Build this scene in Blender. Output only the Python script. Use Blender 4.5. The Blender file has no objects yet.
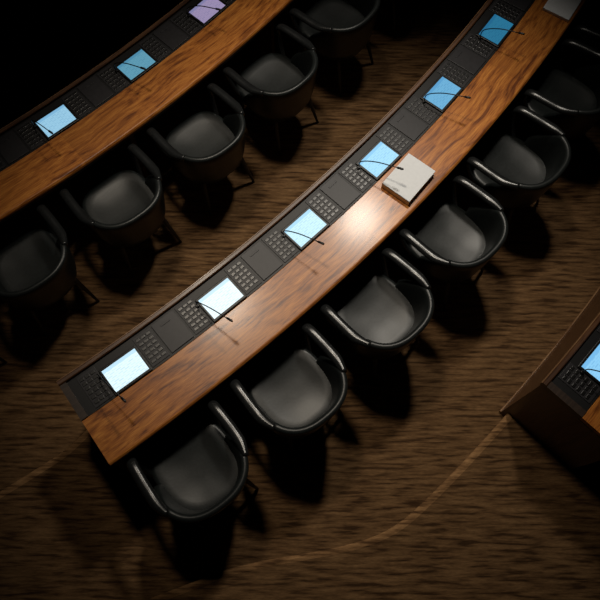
import bpy, bmesh, math, random
from mathutils import Vector, Matrix
random.seed(4)
scene=bpy.context.scene
scene.view_settings.view_transform='Standard'
CX,CY=-9.2359,11.4514
TH=0.107            # tier height
F=680.91; NX,NY=290.81,555.46; H=4.7368

# ------------------------------------------------------------ materials
def new_mat(name):
    m=bpy.data.materials.new(name); m.use_nodes=True
    nt=m.node_tree; b=nt.nodes['Principled BSDF']; return m,nt,b
def simple(name,col,rough=.5,metal=0,spec=.5,noise=0.15,nscale=40,bump=0.0):
    m,nt,b=new_mat(name)
    b.inputs['Roughness'].default_value=rough; b.inputs['Metallic'].default_value=metal
    b.inputs['Specular IOR Level'].default_value=spec
    tc=nt.nodes.new('ShaderNodeTexCoord'); n=nt.nodes.new('ShaderNodeTexNoise')
    n.inputs['Scale'].default_value=nscale; n.inputs['Detail'].default_value=4
    nt.links.new(tc.outputs['Object'],n.inputs['Vector'])
    r=nt.nodes.new('ShaderNodeValToRGB')
    r.color_ramp.elements[0].position=.3; r.color_ramp.elements[1].position=.7
    r.color_ramp.elements[0].color=(*[c*(1-noise) for c in col],1)
    r.color_ramp.elements[1].color=(*[c*(1+noise) for c in col],1)
    nt.links.new(n.outputs['Fac'],r.inputs['Fac']); nt.links.new(r.outputs['Color'],b.inputs['Base Color'])
    if bump:
        bp=nt.nodes.new('ShaderNodeBump'); bp.inputs['Strength'].default_value=bump; bp.inputs['Distance'].default_value=.002
        nt.links.new(n.outputs['Fac'],bp.inputs['Height']); nt.links.new(bp.outputs['Normal'],b.inputs['Normal'])
    return m
def wood(name,dark,mid,light,rough=.28,coat=.4,planks=False,spec=.5):
    m,nt,b=new_mat(name); N=nt.nodes; L=nt.links
    uv=N.new('ShaderNodeUVMap'); mp=N.new('ShaderNodeMapping'); mp.inputs['Scale'].default_value=(.9,15,1)
    L.new(uv.outputs['UV'],mp.inputs['Vector'])
    warp=N.new('ShaderNodeTexNoise'); warp.inputs['Scale'].default_value=1.6; warp.inputs['Detail'].default_value=2
    L.new(uv.outputs['UV'],warp.inputs['Vector'])
    add=N.new('ShaderNodeMixRGB'); add.blend_type='ADD'; add.inputs['Fac'].default_value=1
    sc=N.new('ShaderNodeVectorMath'); sc.operation='SCALE'; sc.inputs['Scale'].default_value=2.2
    L.new(warp.outputs['Color'],sc.inputs[0]); L.new(mp.outputs['Vector'],add.inputs['Color1']); L.new(sc.outputs[0],add.inputs['Color2'])
    n=N.new('ShaderNodeTexNoise'); n.inputs['Scale'].default_value=2.6; n.inputs['Detail'].default_value=7; n.inputs['Roughness'].default_value=.6
    L.new(add.outputs['Color'],n.inputs['Vector'])
    r=N.new('ShaderNodeValToRGB'); e=r.color_ramp.elements
    e[0].position=.33; e[0].color=(*dark,1); e[1].position=.68; e[1].color=(*light,1)
    x=e.new(.48); x.color=(*mid,1)
    L.new(n.outputs['Fac'],r.inputs['Fac'])
    mp2=N.new('ShaderNodeMapping'); mp2.inputs['Scale'].default_value=(6,110,1); L.new(uv.outputs['UV'],mp2.inputs['Vector'])
    n2=N.new('ShaderNodeTexNoise'); n2.inputs['Scale'].default_value=2; n2.inputs['Detail'].default_value=3; L.new(mp2.outputs['Vector'],n2.inputs['Vector'])
    r2=N.new('ShaderNodeValToRGB'); r2.color_ramp.elements[0].position=.35; r2.color_ramp.elements[0].color=(.58,.48,.4,1); r2.color_ramp.elements[1].position=.55; r2.color_ramp.elements[1].color=(1,1,1,1)
    L.new(n2.outputs['Fac'],r2.inputs['Fac'])
    mu=N.new('ShaderNodeMixRGB'); mu.blend_type='MULTIPLY'; mu.inputs['Fac'].default_value=.8
    L.new(r.outputs['Color'],mu.inputs['Color1']); L.new(r2.outputs['Color'],mu.inputs['Color2'])
    if planks:   # veneer leaves, each a slightly different tone
        sp=N.new('ShaderNodeSeparateXYZ'); L.new(uv.outputs['UV'],sp.inputs[0])
        dv=N.new('ShaderNodeMath'); dv.operation='DIVIDE'; dv.inputs[1].default_value=.54; L.new(sp.outputs['X'],dv.inputs[0])
        fl=N.new('ShaderNodeMath'); fl.operation='FLOOR'; L.new(dv.outputs[0],fl.inputs[0])
        wn=N.new('ShaderNodeTexWhiteNoise'); wn.noise_dimensions='1D'; L.new(fl.outputs[0],wn.inputs['W'])
        mr=N.new('ShaderNodeMapRange'); mr.inputs['To Min'].default_value=.82; mr.inputs['To Max'].default_value=1.16; L.new(wn.outputs['Value'],mr.inputs['Value'])
        vs=N.new('ShaderNodeVectorMath'); vs.operation='SCALE'; L.new(mu.outputs['Color'],vs.inputs[0]); L.new(mr.outputs[0],vs.inputs['Scale'])
        L.new(vs.outputs[0],b.inputs['Base Color'])
    else: L.new(mu.outputs['Color'],b.inputs['Base Color'])
    b.inputs['Specular IOR Level'].default_value=spec
    b.inputs['Roughness'].default_value=rough; b.inputs['Coat Weight'].default_value=coat; b.inputs['Coat Roughness'].default_value=.16
    bp=N.new('ShaderNodeBump'); bp.inputs['Strength'].default_value=.12; bp.inputs['Distance'].default_value=.002
    L.new(n.outputs['Fac'],bp.inputs['Height']); L.new(bp.outputs['Normal'],b.inputs['Normal'])
    return m
def carpet(name,k=1.0):
    m,nt,b=new_mat(name); N=nt.nodes; L=nt.links
    tc=N.new('ShaderNodeTexCoord')
    mp=N.new('ShaderNodeMapping'); mp.inputs['Rotation'].default_value=(0,0,math.radians(3)); mp.inputs['Scale'].default_value=(5.0,44,1)
    L.new(tc.outputs['Object'],mp.inputs['Vector'])
    n=N.new('ShaderNodeTexNoise'); n.inputs['Scale'].default_value=1; n.inputs['Detail'].default_value=2.5; n.inputs['Roughness'].default_value=.5; n.inputs['Distortion'].default_value=.25
    L.new(mp.outputs['Vector'],n.inputs['Vector'])
    r=N.new('ShaderNodeValToRGB'); e=r.color_ramp.elements
    e[0].position=.34; e[0].color=(.046*k,.023*k,.010*k,1); e[1].position=.68; e[1].color=(.20*k,.112*k,.050*k,1)
    x=e.new(.48); x.color=(.125*k,.067*k,.029*k,1)
    L.new(n.outputs['Fac'],r.inputs['Fac'])
    mp2=N.new('ShaderNodeMapping'); mp2.inputs['Scale'].default_value=(30,200,1); L.new(tc.outputs['Object'],mp2.inputs['Vector'])
    n2=N.new('ShaderNodeTexNoise'); n2.inputs['Scale'].default_value=1; n2.inputs['Detail'].default_value=3; L.new(mp2.outputs['Vector'],n2.inputs['Vector'])
    r2=N.new('ShaderNodeValToRGB'); r2.color_ramp.elements[0].position=.3; r2.color_ramp.elements[0].color=(.7,.7,.7,1); r2.color_ramp.elements[1].position=.7; r2.color_ramp.elements[1].color=(1.15,1.15,1.15,1)
    L.new(n2.outputs['Fac'],r2.inputs['Fac'])
    mu=N.new('ShaderNodeMixRGB'); mu.blend_type='MULTIPLY'; mu.inputs['Fac'].default_value=1
    L.new(r.outputs['Color'],mu.inputs['Color1']); L.new(r2.outputs['Color'],mu.inputs['Color2'])
    L.new(mu.outputs['Color'],b.inputs['Base Color']); b.inputs['Roughness'].default_value=.9; b.inputs['Specular IOR Level'].default_value=.1
    bp=N.new('ShaderNodeBump'); bp.inputs['Strength'].default_value=.3; bp.inputs['Distance'].default_value=.005
    L.new(n.outputs['Fac'],bp.inputs['Height']); L.new(bp.outputs['Normal'],b.inputs['Normal'])
    return m
def screen_mat(i,col,st):
    m,nt,b=new_mat('tablet_screen_%d'%i); N=nt.nodes; L=nt.links
    uv=N.new('ShaderNodeUVMap'); sp=N.new('ShaderNodeSeparateXYZ'); L.new(uv.outputs['UV'],sp.inputs[0])
    mp=N.new('ShaderNodeMapping'); mp.inputs['Scale'].default_value=(9,11,1); mp.inputs['Location'].default_value=(i*3.1,i*1.7,0); L.new(uv.outputs['UV'],mp.inputs['Vector'])
    br=N.new('ShaderNodeTexBrick'); br.inputs['Scale'].default_value=1; br.inputs['Mortar Size'].default_value=.24
    br.inputs['Color1'].default_value=(.45,.58,.7,1); br.inputs['Color2'].default_value=(.88,.92,.96,1); br.inputs['Mortar'].default_value=(1,1,1,1)
    br.inputs['Row Height'].default_value=.9; br.inputs['Brick Width'].default_value=1.7
    L.new(mp.outputs['Vector'],br.inputs['Vector'])
    gt=N.new('ShaderNodeMath'); gt.operation='GREATER_THAN'; gt.inputs[1].default_value=.86; L.new(sp.outputs['Y'],gt.inputs[0])
    hd=N.new('ShaderNodeMixRGB'); L.new(gt.outputs[0],hd.inputs['Fac']); L.new(br.outputs['Color'],hd.inputs['Color1']); hd.inputs['Color2'].default_value=(.35,.6,.8,1)
    mu=N.new('ShaderNodeMixRGB'); mu.blend_type='MULTIPLY'; mu.inputs['Fac'].default_value=.5
    mu.inputs['Color1'].default_value=(*col,1); L.new(hd.outputs['Color'],mu.inputs['Color2'])
    L.new(mu.outputs['Color'],b.inputs['Emission Color']); b.inputs['Emission Strength'].default_value=st
    b.inputs['Base Color'].default_value=(.01,.01,.01,1); b.inputs['Roughness'].default_value=.4; b.inputs['Specular IOR Level'].default_value=.15
    return m
M_TOP=wood('lacquered_rosewood',(.17,.047,.009),(.47,.160,.028),(.68,.27,.052),rough=.34,coat=.18,planks=True,spec=.35)
M_PANEL=wood('walnut_panel',(.04,.016,.007),(.09,.037,.014),(.14,.062,.023),rough=.4,coat=.1)
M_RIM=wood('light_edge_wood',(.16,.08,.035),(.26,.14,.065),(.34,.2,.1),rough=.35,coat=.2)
M_ENDW=wood('dark_end_wood',(.02,.012,.008),(.035,.02,.013),(.05,.03,.02),rough=.4,coat=.1)
M_CONS=simple('console_black',(.008,.008,.009),.45,spec=.3)
M_LID=simple('console_lid_grey',(.022,.021,.024),.42,spec=.28)
M_KEY=simple('keypad_button',(.003,.003,.003),.35)
M_KPAD=simple('keypad_plate',(.022,.021,.024),.45,spec=.28)
M_LEATHER=simple('black_leather',(.012,.0145,.0145),.36,noise=.25,nscale=60,bump=.1,spec=.34)
M_ARM=simple('armrest_leather',(.012,.013,.0135),.27,noise=.2,nscale=80,spec=.5)
M_LEG=simple('dark_stained_leg',(.006,.005,.004),.5)
M_TBODY=simple('tablet_body',(.006,.006,.007),.4,spec=.3)
M_MIC=simple('microphone_black',(.006,.006,.006),.4)
M_PAPER=simple('white_paper',(.84,.87,.91),.6,noise=.03)
M_PAGES=simple('page_edges',(.5,.5,.52),.8,noise=.15,nscale=200)
M_CARPET=carpet('streaked_carpet'); M_NOSE=carpet('step_nosing_carpet',1.9)
M_WALL=simple('dark_wall_panel',(.02,.013,.009),.7); M_CEIL=simple('dark_ceiling',(.012,.011,.01),.9)

# ------------------------------------------------------------ helpers
def obj(name,me,mats,parent=None,smooth=False):
    for m in (mats if isinstance(mats,(list,tuple)) else [mats]): me.materials.append(m)
    o=bpy.data.objects.new(name,me); scene.collection.objects.link(o)
    if smooth:
        for p in me.polygons: p.use_smooth=True
    if parent: o.parent=parent
    return o
def pol(r,a,z): return (CX+r*math.cos(a),CY+r*math.sin(a),z)
def ring(name,prof,a0,a1,mat,parent=None,seg=None,rm=None):
    if rm is None: rm=prof[0][0]
    if seg is None: seg=max(2,int(abs(a1-a0)*rm/.06))
    bm=bmesh.new(); uvl=bm.loops.layers.uv.new('UVMap'); n=len(prof)
    cum=[0]
    for i in range(n):
        p,q=prof[i],prof[(i+1)%n]; cum.append(cum[-1]+math.hypot(p[0]-q[0],p[1]-q[1]))
    rings=[]
    for k in range(seg+1):
        a=a0+(a1-a0)*k/seg; rings.append([bm.verts.new(pol(r,a,z)) for r,z in prof])
    off=rm*7.3
    for k in range(seg):
        s0=(a0+(a1-a0)*k/seg)*rm; s1=(a0+(a1-a0)*(k+1)/seg)*rm
        for i in range(n):
            j=(i+1)%n
            f=bm.faces.new([rings[k][i],rings[k][j],rings[k+1][j],rings[k+1][i]])
            for l,uv in zip(f.loops,[(s0+off,cum[i]),(s0+off,cum[i+1]),(s1+off,cum[i+1]),(s1+off,cum[i])]): l[uvl].uv=uv
    for rg in (rings[0],rings[-1]):
        f=bm.faces.new(rg)
        for l,(r,z) in zip(f.loops,prof): l[uvl].uv=(z,r)
    bmesh.ops.recalc_face_normals(bm,faces=bm.faces)
    me=bpy.data.meshes.new(name); bm.to_mesh(me); bm.free()
    return obj(name,me,mat,parent)
def rect(r0,r1,z0,z1,c=.003):
    return [(r0,z0),(r1,z0),(r1,z1-c),(r1-c,z1),(r0+c,z1),(r0,z1-c)]
def add_box(bm,M,sx,sy,sz,bev=0,mi=0):
    t=bmesh.new(); bmesh.ops.create_cube(t,size=1); bmesh.ops.scale(t,vec=(sx,sy,sz),verts=t.verts)
    if bev: bmesh.ops.bevel(t,geom=t.edges[:],offset=bev,segments=2,affect='EDGES',profile=.6)
    vm={}
    for v in t.verts: vm[v]=bm.verts.new(M@v.co)
    for f in t.faces:
        nf=bm.faces.new([vm[v] for v in f.verts]); nf.material_index=mi
    t.free()
def catmull(P,k=6):
    P=[Vector(p) for p in P]; Q=[P[0]*2-P[1]]+P+[P[-1]*2-P[-2]]; out=[]
    for i in range(1,len(Q)-2):
        for s in range(k):
            t=s/k; a,b,c,d=Q[i-1],Q[i],Q[i+1],Q[i+2]
            out.append(.5*((2*b)+(c-a)*t+(2*a-5*b+4*c-d)*t*t+(3*b-a-3*c+d)*t**3))
    out.append(P[-1]); return out
def sweep(bm,P,w,h,n=12,side=None,mi=0):
    rings=[]; m=len(P)
    for i,p in enumerate(P):
        T=(P[min(i+1,m-1)]-P[max(i-1,0)]).normalized()
        S=side.copy() if side else (Vector((1,0,0)) if abs(T.x)<.9 else Vector((0,1,0)))
        S=(S-T*S.dot(T)).normalized(); U=T.cross(S)
        ww=w[i] if isinstance(w,list) else w; hh=h[i] if isinstance(h,list) else h
        rings.append([bm.verts.new(p+S*ww*math.cos(2*math.pi*k/n)+U*hh*math.sin(2*math.pi*k/n)) for k in range(n)])
    for i in range(m-1):
        for k in range(n):
            f=bm.faces.new([rings[i][k],rings[i][(k+1)%n],rings[i+1][(k+1)%n],rings[i+1][k]]); f.smooth=True; f.material_index=mi
    for rg in (rings[0],rings[-1]):
        f=bm.faces.new(rg); f.material_index=mi
def finish(bm,name):
    bmesh.ops.recalc_face_normals(bm,faces=bm.faces)
    me=bpy.data.meshes.new(name); bm.to_mesh(me); bm.free(); return me
def local(r,a,z): # +X tangential, +Y toward the rostrum
    return Matrix.Translation(pol(r,a,z))@Matrix.Rotation(a+math.pi/2,4,'Z')

# ------------------------------------------------------------ room shell
D=math.radians
def interp(tab,d):
    for (x0,y0),(x1,y1) in zip(tab,tab[1:]):
        if x0<=d<=x1: return y0+(y1-y0)*(d-x0)/(x1-x0)
    return tab[-1][1]
T3TAB=[(-95,13.5),(-60,14.15),(-55,14.35),(-52.3,14.55),(-51,14.74),(-49.8,14.92),(-48.8,15.03),(-47,15.04),(-44.6,15.04),(5,15.04)]
T1TAB=[(-95,13.2),(-60,13.24),(-54.5,13.25),(-53.4,13.20),(-52.9,13.145),(5,13.145)]
A0,A1,SEG=D(-90),D(-1),445
def smoothed(tab,n):
    raw=[interp(tab,math.degrees(A0+(A1-A0)*k/SEG)) for k in range(SEG+1)]
    for _ in range(n): raw=[raw[0]]+[(raw[i-1]+raw[i]*2+raw[i+1])/4 for i in range(1,SEG)]+[raw[-1]]
    return raw
ra=smoothed(T3TAB,12); rb=smoothed(T1TAB,1)
bm=bmesh.new(); noseb=bmesh.new(); prev=None; pn=None
for k in range(SEG+1):
    a=A0+(A1-A0)*k/SEG
    steps=[(9.46,-2*TH),(11.30,-TH),(rb[k],0.),(ra[k],TH),(16.88,2*TH)]
    pts=[(2,-3*TH)]; z=-3*TH
    for r,zn in steps: pts+=[(r,z),(r,zn)]; z=zn
    pts.append((26,z))
    cur=[bm.verts.new(pol(r,a,zz)) for r,zz in pts]
    if prev:
        for i in range(len(cur)-1): bm.faces.new([prev[i],prev[i+1],cur[i+1],cur[i]])
    prev=cur
    nn=[]
    for r,zn in steps[1:]:
        nn.append([noseb.verts.new(pol(rr,a,zz)) for rr,zz in [(r-.006,zn-.03),(r-.010,zn-.008),(r-.004,zn+.004),(r+.018,zn+.005),(r+.050,zn-.004)]])
    if pn:
        for A,B in zip(pn,nn):
            for i in range(4):
                f=noseb.faces.new([A[i],A[i+1],B[i+1],B[i]]); f.smooth=True
    pn=nn
obj('floor',finish(bm,'floor'),M_CARPET); obj('trim_1',finish(noseb,'step_nosing'),M_NOSE)
X0,X1,Y0,Y1,ZC=-7.,8.,-7.,10.,9.
def slab(name,c,s,m):
    b=bmesh.new(); add_box(b,Matrix.Translation(c),*s,.01); obj(name,finish(b,name),m)
slab('wall_left',(X0-.1,(Y0+Y1)/2,ZC/2-.3),(.2,Y1-Y0+.4,ZC+.6),M_WALL)
slab('wall_right',(X1+.1,(Y0+Y1)/2,ZC/2-.3),(.2,Y1-Y0+.4,ZC+.6),M_WALL)
slab('wall_front',((X0+X1)/2,Y1+.1,ZC/2-.3),(X1-X0,.2,ZC+.6),M_WALL)
slab('wall_back',((X0+X1)/2,Y0-.1,ZC/2-.3),(X1-X0,.2,ZC+.6),M_WALL)
slab('ceiling',((X0+X1)/2,(Y0+Y1)/2,ZC+.1),(X1-X0+.4,Y1-Y0+.4,.2),M_CEIL)

# ------------------------------------------------------------ desks
def desk(R,zf,a0,a1,seats):
    e=bpy.data.objects.new('curved_conference_desk',None); scene.collection.objects.link(e)
    e.location=pol(R,(a0+a1)/2,zf)
    kids=[]
    r0=R-.184; rm=R+.10; ri=R+.416; T=zf+.76
    capA=.045/R
    K=lambda *x,**k: kids.append(ring(*x,**k))
    K('front_panel',rect(r0,r0+.036,zf-TH,T-.02),a0,a1,M_PANEL)
    K('kick_rail',rect(r0-.012,r0,zf-TH,zf-TH+.035),a0,a1,M_RIM)
    K('front_rim',[(r0-.004,T-.03),(r0+.026,T-.03),(r0+.026,T+.010),(r0+.020,T+.015),(r0+.002,T+.015),(r0-.004,T+.009)],a0,a1,M_PANEL)
    K('rim_edge_strip',rect(r0-.009,r0-.004,T-.03,T+.008,.001),a0,a1,M_RIM)  # thin strip of paler wood along the outer rim
    K('console_tray',rect(r0+.026,rm,T-.05,T-.006),a0+capA,a1-capA,M_CONS)
    K('console_body',rect(r0+.036,rm-.01,zf+.50,T-.05),a0+capA,a1-capA,M_PANEL)
    pr=[(rm,T-.042),(ri-.010,T-.042),(ri-.003,T-.034),(ri,T-.022),(ri-.003,T-.010),(ri-.012,T-.001),(ri-.02,T),(rm+.003,T),(rm,T-.003)]
    K('worktop',pr,a0,a1,M_TOP,rm=R+.2)
    K('worktop_edge_band',rect(ri-.03,ri-.012,T-.07,T-.043),a0+capA,a1-capA,M_PANEL)
    for s,(x0,x1) in enumerate([(a0,a0+capA),(a1-capA,a1)]):
        K('end_panel_%d'%(s+1),rect(r0+.036,ri-.03,zf,T-.05),x0,x1,M_PANEL,seg=2)
        K('end_cap_%d'%(s+1),rect(r0+.026,rm,T-.05,T+.006),x0,x1,M_ENDW,seg=2)
    for s in range(2,len(seats),2):
        m=(seats[s]+seats[s-1])/2
        K('support_%d'%s,rect(r0+.036,ri-.09,zf,T-.05),m-.018/R,m+.018/R,M_PANEL,seg=2)
    kb=bmesh.new(); pb=bmesh.new(); lb=bmesh.new()
    for a in seats:
        for c in (-.2,.2):
            M=local(R-.03,a+c/R,T-.0045)
            add_box(pb,M,.125,.225,.006,.0015)
            for ix in range(3):
                for iy in range(6):
                    add_box(kb,M@Matrix.Translation(((ix-1)*.037,(iy-2.5)*.033,.0045)),.029,.019,.005,.0018)
        if a+.36/R<a1-capA-.05/R:
            add_box(lb,local(R-.03,a+.36/R,T-.003),.165,.225,.008,.002)
            add_box(lb,local(R-.10,a+.36/R,T+.002),.07,.012,.004,.001)
    for nm,b,m in (('keypad_plates',pb,M_KPAD),('keypad_buttons',kb,M_KEY),('console_lids',lb,M_LID)):
        kids.append(obj(nm,finish(b,nm),m))
    Mi=Matrix.Translation(e.location).inverted()
    for k in kids: k.parent=e; k.matrix_parent_inverse=Mi
    return T

R1,R2,R3,R0=13.284,11.44,15.184,9.60
d1=.72/R1; d2=.72/R2; d3=.72/R3
S1=[-.9013+k*d1 for k in range(0,8)]
S2=[-.8481+k*d2 for k in range(-3,6)]
S3=[D(-44.5)+(k+.5)*d3 for k in range(0,4)]
T1=desk(R1,0,S1[0]-.365/R1,S1[-1]+.36/R1,S1)
T2=desk(R2,-TH,S2[0]-.36/R2,S2[-1]+.36/R2,S2)
T3=desk(R3,TH,D(-44.5),S3[-1]+.36/R3,S3)

# ------------------------------------------------------------ chair meshes
def seat_mesh():
    bm=bmesh.new(); n=64
    def out(s,z):
        v=[]
        for k in range(n):
            t=2*math.pi*k/n; c,sn=math.cos(t),math.sin(t)
            ex=2/3.3
            x=.262*math.copysign(abs(c)**ex,c); y=.275*math.copysign(abs(sn)**ex,sn)
            if y<0: x*=1-.24*(y/.275)**2; y*=.94
            v.append(bm.verts.new((x*s,y*s,z)))
        return v
    L=[out(.90,.375),out(.97,.38),out(1,.40),out(1,.445),out(.988,.465),out(.955,.478),out(.88,.482),out(.7,.474),out(.45,.464),out(.2,.460)]
    for A,B in zip(L,L[1:]):
        for k in range(n): bm.faces.new([A[k],A[(k+1)%n],B[(k+1)%n],B[k]])
    bm.faces.new(L[0][::-1]); bm.faces.new(L[-1])
    return finish(bm,'chair_seat')
def shell_mesh():
    bm=bmesh.new(); rings=[]; n=64; lim=math.radians(100)
    for k in range(n+1):
        ph=-lim+2*lim*k/n; u=abs(ph)/lim
        ht=.765-.03*u**2
        if u>.66: ht-=.22*((u-.66)/.34)**1.4
        ex=2/2.45
        dx=math.copysign(abs(math.sin(ph))**ex,ph); dy=-math.copysign(abs(math.cos(ph))**ex,math.cos(ph))
        zb=.375
        def P(z,inset):
            s=.86+.14*((z-zb)/.39)**.6
            return bm.verts.new((dx*(.300*s-inset),dy*(.310*s-inset)-.002,z))
        th=.042
        row=[P(zb,0),P(zb+.06,0),P(zb+(ht-zb)*.45,0),P(zb+(ht-zb)*.8,0),P(ht-.018,0),P(ht-.005,.006),P(ht,th*.5),P(ht-.005,th-.006),P(ht-.02,th),P(zb+(ht-zb)*.75,th+.006),P(zb+(ht-zb)*.45,th+.010),P(zb+.08,th+.014),P(zb,th)]
        rings.append(row)
    m=len(rings[0])
    for A,B in zip(rings,rings[1:]):
        for i in range(m): bm.faces.new([A[i],A[(i+1)%m],B[(i+1)%m],B[i]])
    bm.faces.new(rings[0]); bm.faces.new(rings[-1])
    return finish(bm,'chair_shell')
def arm_mesh(s):
    bm=bmesh.new()
    P=catmull([(s*.240,.13,.43),(s*.262,.185,.50),(s*.278,.228,.60),(s*.282,.236,.668),(s*.286,.20,.700),(s*.291,.10,.710),(s*.293,0,.716),(s*.289,-.07,.726),(s*.268,-.15,.74)],6)
    m=len(P); w=[];h=[]
    for i in range(m):
        t=i/(m-1)
        ww=.018+.015*min(1,max(0,(t-.25)/.2)); ww*=1 if t<.85 else 1-.4*(t-.85)/.15
        w.append(ww); h.append(.013+.009*min(1,max(0,(t-.25)/.2)))
    sweep(bm,P,w,h,16,side=Vector((1,0,0)))
    return finish(bm,'chair_arm')
def legs_mesh():
    bm=bmesh.new()
    for sx in (-1,1):
        for top,foot in (((.175,.17,.385),(.215,.215,0)),((.175,-.16,.385),(.225,-.265,0))):
            A=Vector((top[0]*sx,top[1],top[2])); B=Vector((foot[0]*sx,foot[1],foot[2]))
            P=[A.lerp(B,t/5) for t in range(6)]
            sweep(bm,P,[.019-.0018*i for i in range(6)],[.019-.0018*i for i in range(6)],10)
        add_box(bm,Matrix.Translation((sx*.175,0,.362)),.03,.36,.03,.004)
    add_box(bm,Matrix.Translation((0,.17,.362)),.35,.03,.03,.004); add_box(bm,Matrix.Translation((0,-.17,.362)),.35,.03,.03,.004)
    return finish(bm,'chair_legs')
ME={'seat':(seat_mesh(),M_LEATHER),'back_shell':(shell_mesh(),M_LEATHER),'arm_1':(arm_mesh(-1),M_ARM),'arm_2':(arm_mesh(1),M_ARM),'legs':(legs_mesh(),M_LEG)}
for k,(me,m) in ME.items():
    me.materials.append(m)
    if k!='legs':
        for p in me.polygons: p.use_smooth=True
def chair(r,a,zf,rot=0):
    e=bpy.data.objects.new('leather_armchair',None); scene.collection.objects.link(e)
    e.matrix_world=local(r,a,zf)@Matrix.Rotation(rot,4,'Z')
    for k,(me,m) in ME.items():
        o=bpy.data.objects.new(k,me); scene.collection.objects.link(o); o.parent=e
for a in S1: chair(R1+.687,a,0,random.uniform(-.05,.05))
for a in S2: chair(R2+.687,a,-TH,random.uniform(-.05,.05))
for a in S3[:3]: chair(R3+.687,a,TH,random.uniform(-.05,.05))

# ------------------------------------------------------------ tablets & microphones
def tablet(R,a,T,i,col,st):
    bm=bmesh.new(); uvl=bm.loops.layers.uv.new('UVMap')
    add_box(bm,Matrix.Translation((0,0,.006)),.262,.194,.012,.004)
    w,h=.117,.080
    f=bm.faces.new([bm.verts.new(v) for v in ((-w,-h,.0125),(w,-h,.0125),(w,h,.0125),(-w,h,.0125))]); f.material_index=1
    for l,uv in zip(f.loops,((0,0),(1,0),(1,1),(0,1))): l[uvl].uv=uv
    me=bpy.data.meshes.new('tablet'); bm.to_mesh(me); bm.free()
    o=obj('tablet_computer',me,[M_TBODY,screen_mat(i,col,st)]); o.matrix_world=local(R,a,T-.0055)
def mic(R,a,T,j):
    bm=bmesh.new()
    b=Vector((-.142,.06,0))
    sweep(bm,[b,b+Vector((0,0,.012)),b+Vector((0,0,.014))],[.011,.011,.008],[.011,.011,.008],16)
    tip=Vector((-.095+j,-.18,.19))
    P=catmull([b+Vector((0,0,.01)),b+Vector((.002,-.01,.09)),b.lerp(tip,.45)+Vector((0,0,.07)),tip],6)
    sweep(bm,P,.0035,.0035,8)
    d=(P[-1]-P[-3]).normalized()
    sweep(bm,[P[-1],P[-1]+d*.004,P[-1]+d*.04,P[-1]+d*.046],[.004,.0075,.0075,.004],[.004,.0075,.0075,.004],10)
    o=obj('gooseneck_microphone',finish(bm,'mic'),M_MIC,smooth=False); o.matrix_world=local(R,a,T+.0008)
c1=[((.74,.93,1),1.12),((.80,.95,1),1.15),((.58,.87,1),1.08),((.38,.74,.98),1.05),((.16,.48,.76),.9),((.02,.17,.30),.95),((.05,.3,.5),.4),((.1,.4,.6),.3)]
c2=[((.3,.7,.9),.5),((.3,.7,.9),.6),((.3,.7,.9),.8),((.33,.62,.82),.95),((.11,.32,.44),1.0),((.32,.26,.43),1.0),((.2,.4,.6),.3),((.2,.4,.6),.3),((.2,.4,.6),.3)]
n=0
for S,R,T,c in ((S1,R1,T1,c1),(S2,R2,T2,c2),(S3,R3,T3,[((.28,.64,.95),1.)]*4)):
    for a,(col,st) in zip(S,c):
        tablet(R-.003,a,T,n,col,st); mic(R,a,T,random.uniform(-.02,.03)); n+=1

# ------------------------------------------------------------ documents
def docs(name,r,a,T,rot,sx,sy,hh):
    bm=bmesh.new()
    add_box(bm,Matrix.Translation((0,0,.003)),sx,sy,.006,.001)
    add_box(bm,Matrix.Translation((0,-.001,hh/2)),sx-.008,sy-.008,hh-.010,.001,mi=1)
    add_box(bm,Matrix.Translation((0,0,hh-.003)),sx,sy,.006,.001)
    add_box(bm,Matrix.Translation((-sx/2+.002,0,hh/2)),.004,sy,hh,.001)
    o=obj(name,finish(bm,name),[M_PAPER,M_PAGES]); o.matrix_world=Matrix.Translation(pol(r,a,T))@Matrix.Rotation(rot,4,'Z')
docs('thick_bound_document',13.53,D(-42.3),T1+.0002,D(51),.30,.22,.05)
docs('paper_stack',13.57,D(-33.9),T1+.0002,D(57),.30,.21,.02)

# ------------------------------------------------------------ lights
def spot(name,loc,tgt,en,ang,blend,rad,col):
    l=bpy.data.lights.new(name,'SPOT'); l.energy=en; l.spot_size=D(ang); l.spot_blend=blend; l.shadow_soft_size=rad; l.color=col
    o=bpy.data.objects.new(name,l); scene.collection.objects.link(o); o.location=loc
    o.rotation_euler=(Vector(tgt)-Vector(loc)).to_track_quat('-Z','Y').to_euler()
spot('fill_spotlight',(1.1,5.1,6.6),(.35,1.95,.5),690,45,1,.30,(1,.92,.80))
spot('fill_spotlight',(-1.3,4.4,8.4),(.25,1.9,0),950,36,1,.45,(1,.88,.72))  # second spot added as overhead fill, not a known fixture
w=bpy.data.worlds.new('dark_hall'); scene.world=w; w.use_nodes=True
w.node_tree.nodes['Background'].inputs[0].default_value=(.5,.45,.4,1); w.node_tree.nodes['Background'].inputs[1].default_value=.006

# ------------------------------------------------------------ camera
cd=bpy.data.cameras.new('camera'); cam=bpy.data.objects.new('camera',cd); scene.collection.objects.link(cam)
cd.sensor_width=36; cd.lens=F*36/600; cd.clip_start=.05
dn=Vector(((NX-300)/F,-(NY-300)/F,-1)).normalized(); z=-dn
x=Vector((1,0,0)); x=(x-z*x.dot(z)).normalized(); y=z.cross(x)
Rm=Matrix((( x.x,y.x,z.x),(x.y,y.y,z.y),(x.z,y.z,z.z)))
cam.matrix_world=Matrix.Translation((0,0,H))@Rm.transposed().to_4x4()
scene.camera=cam
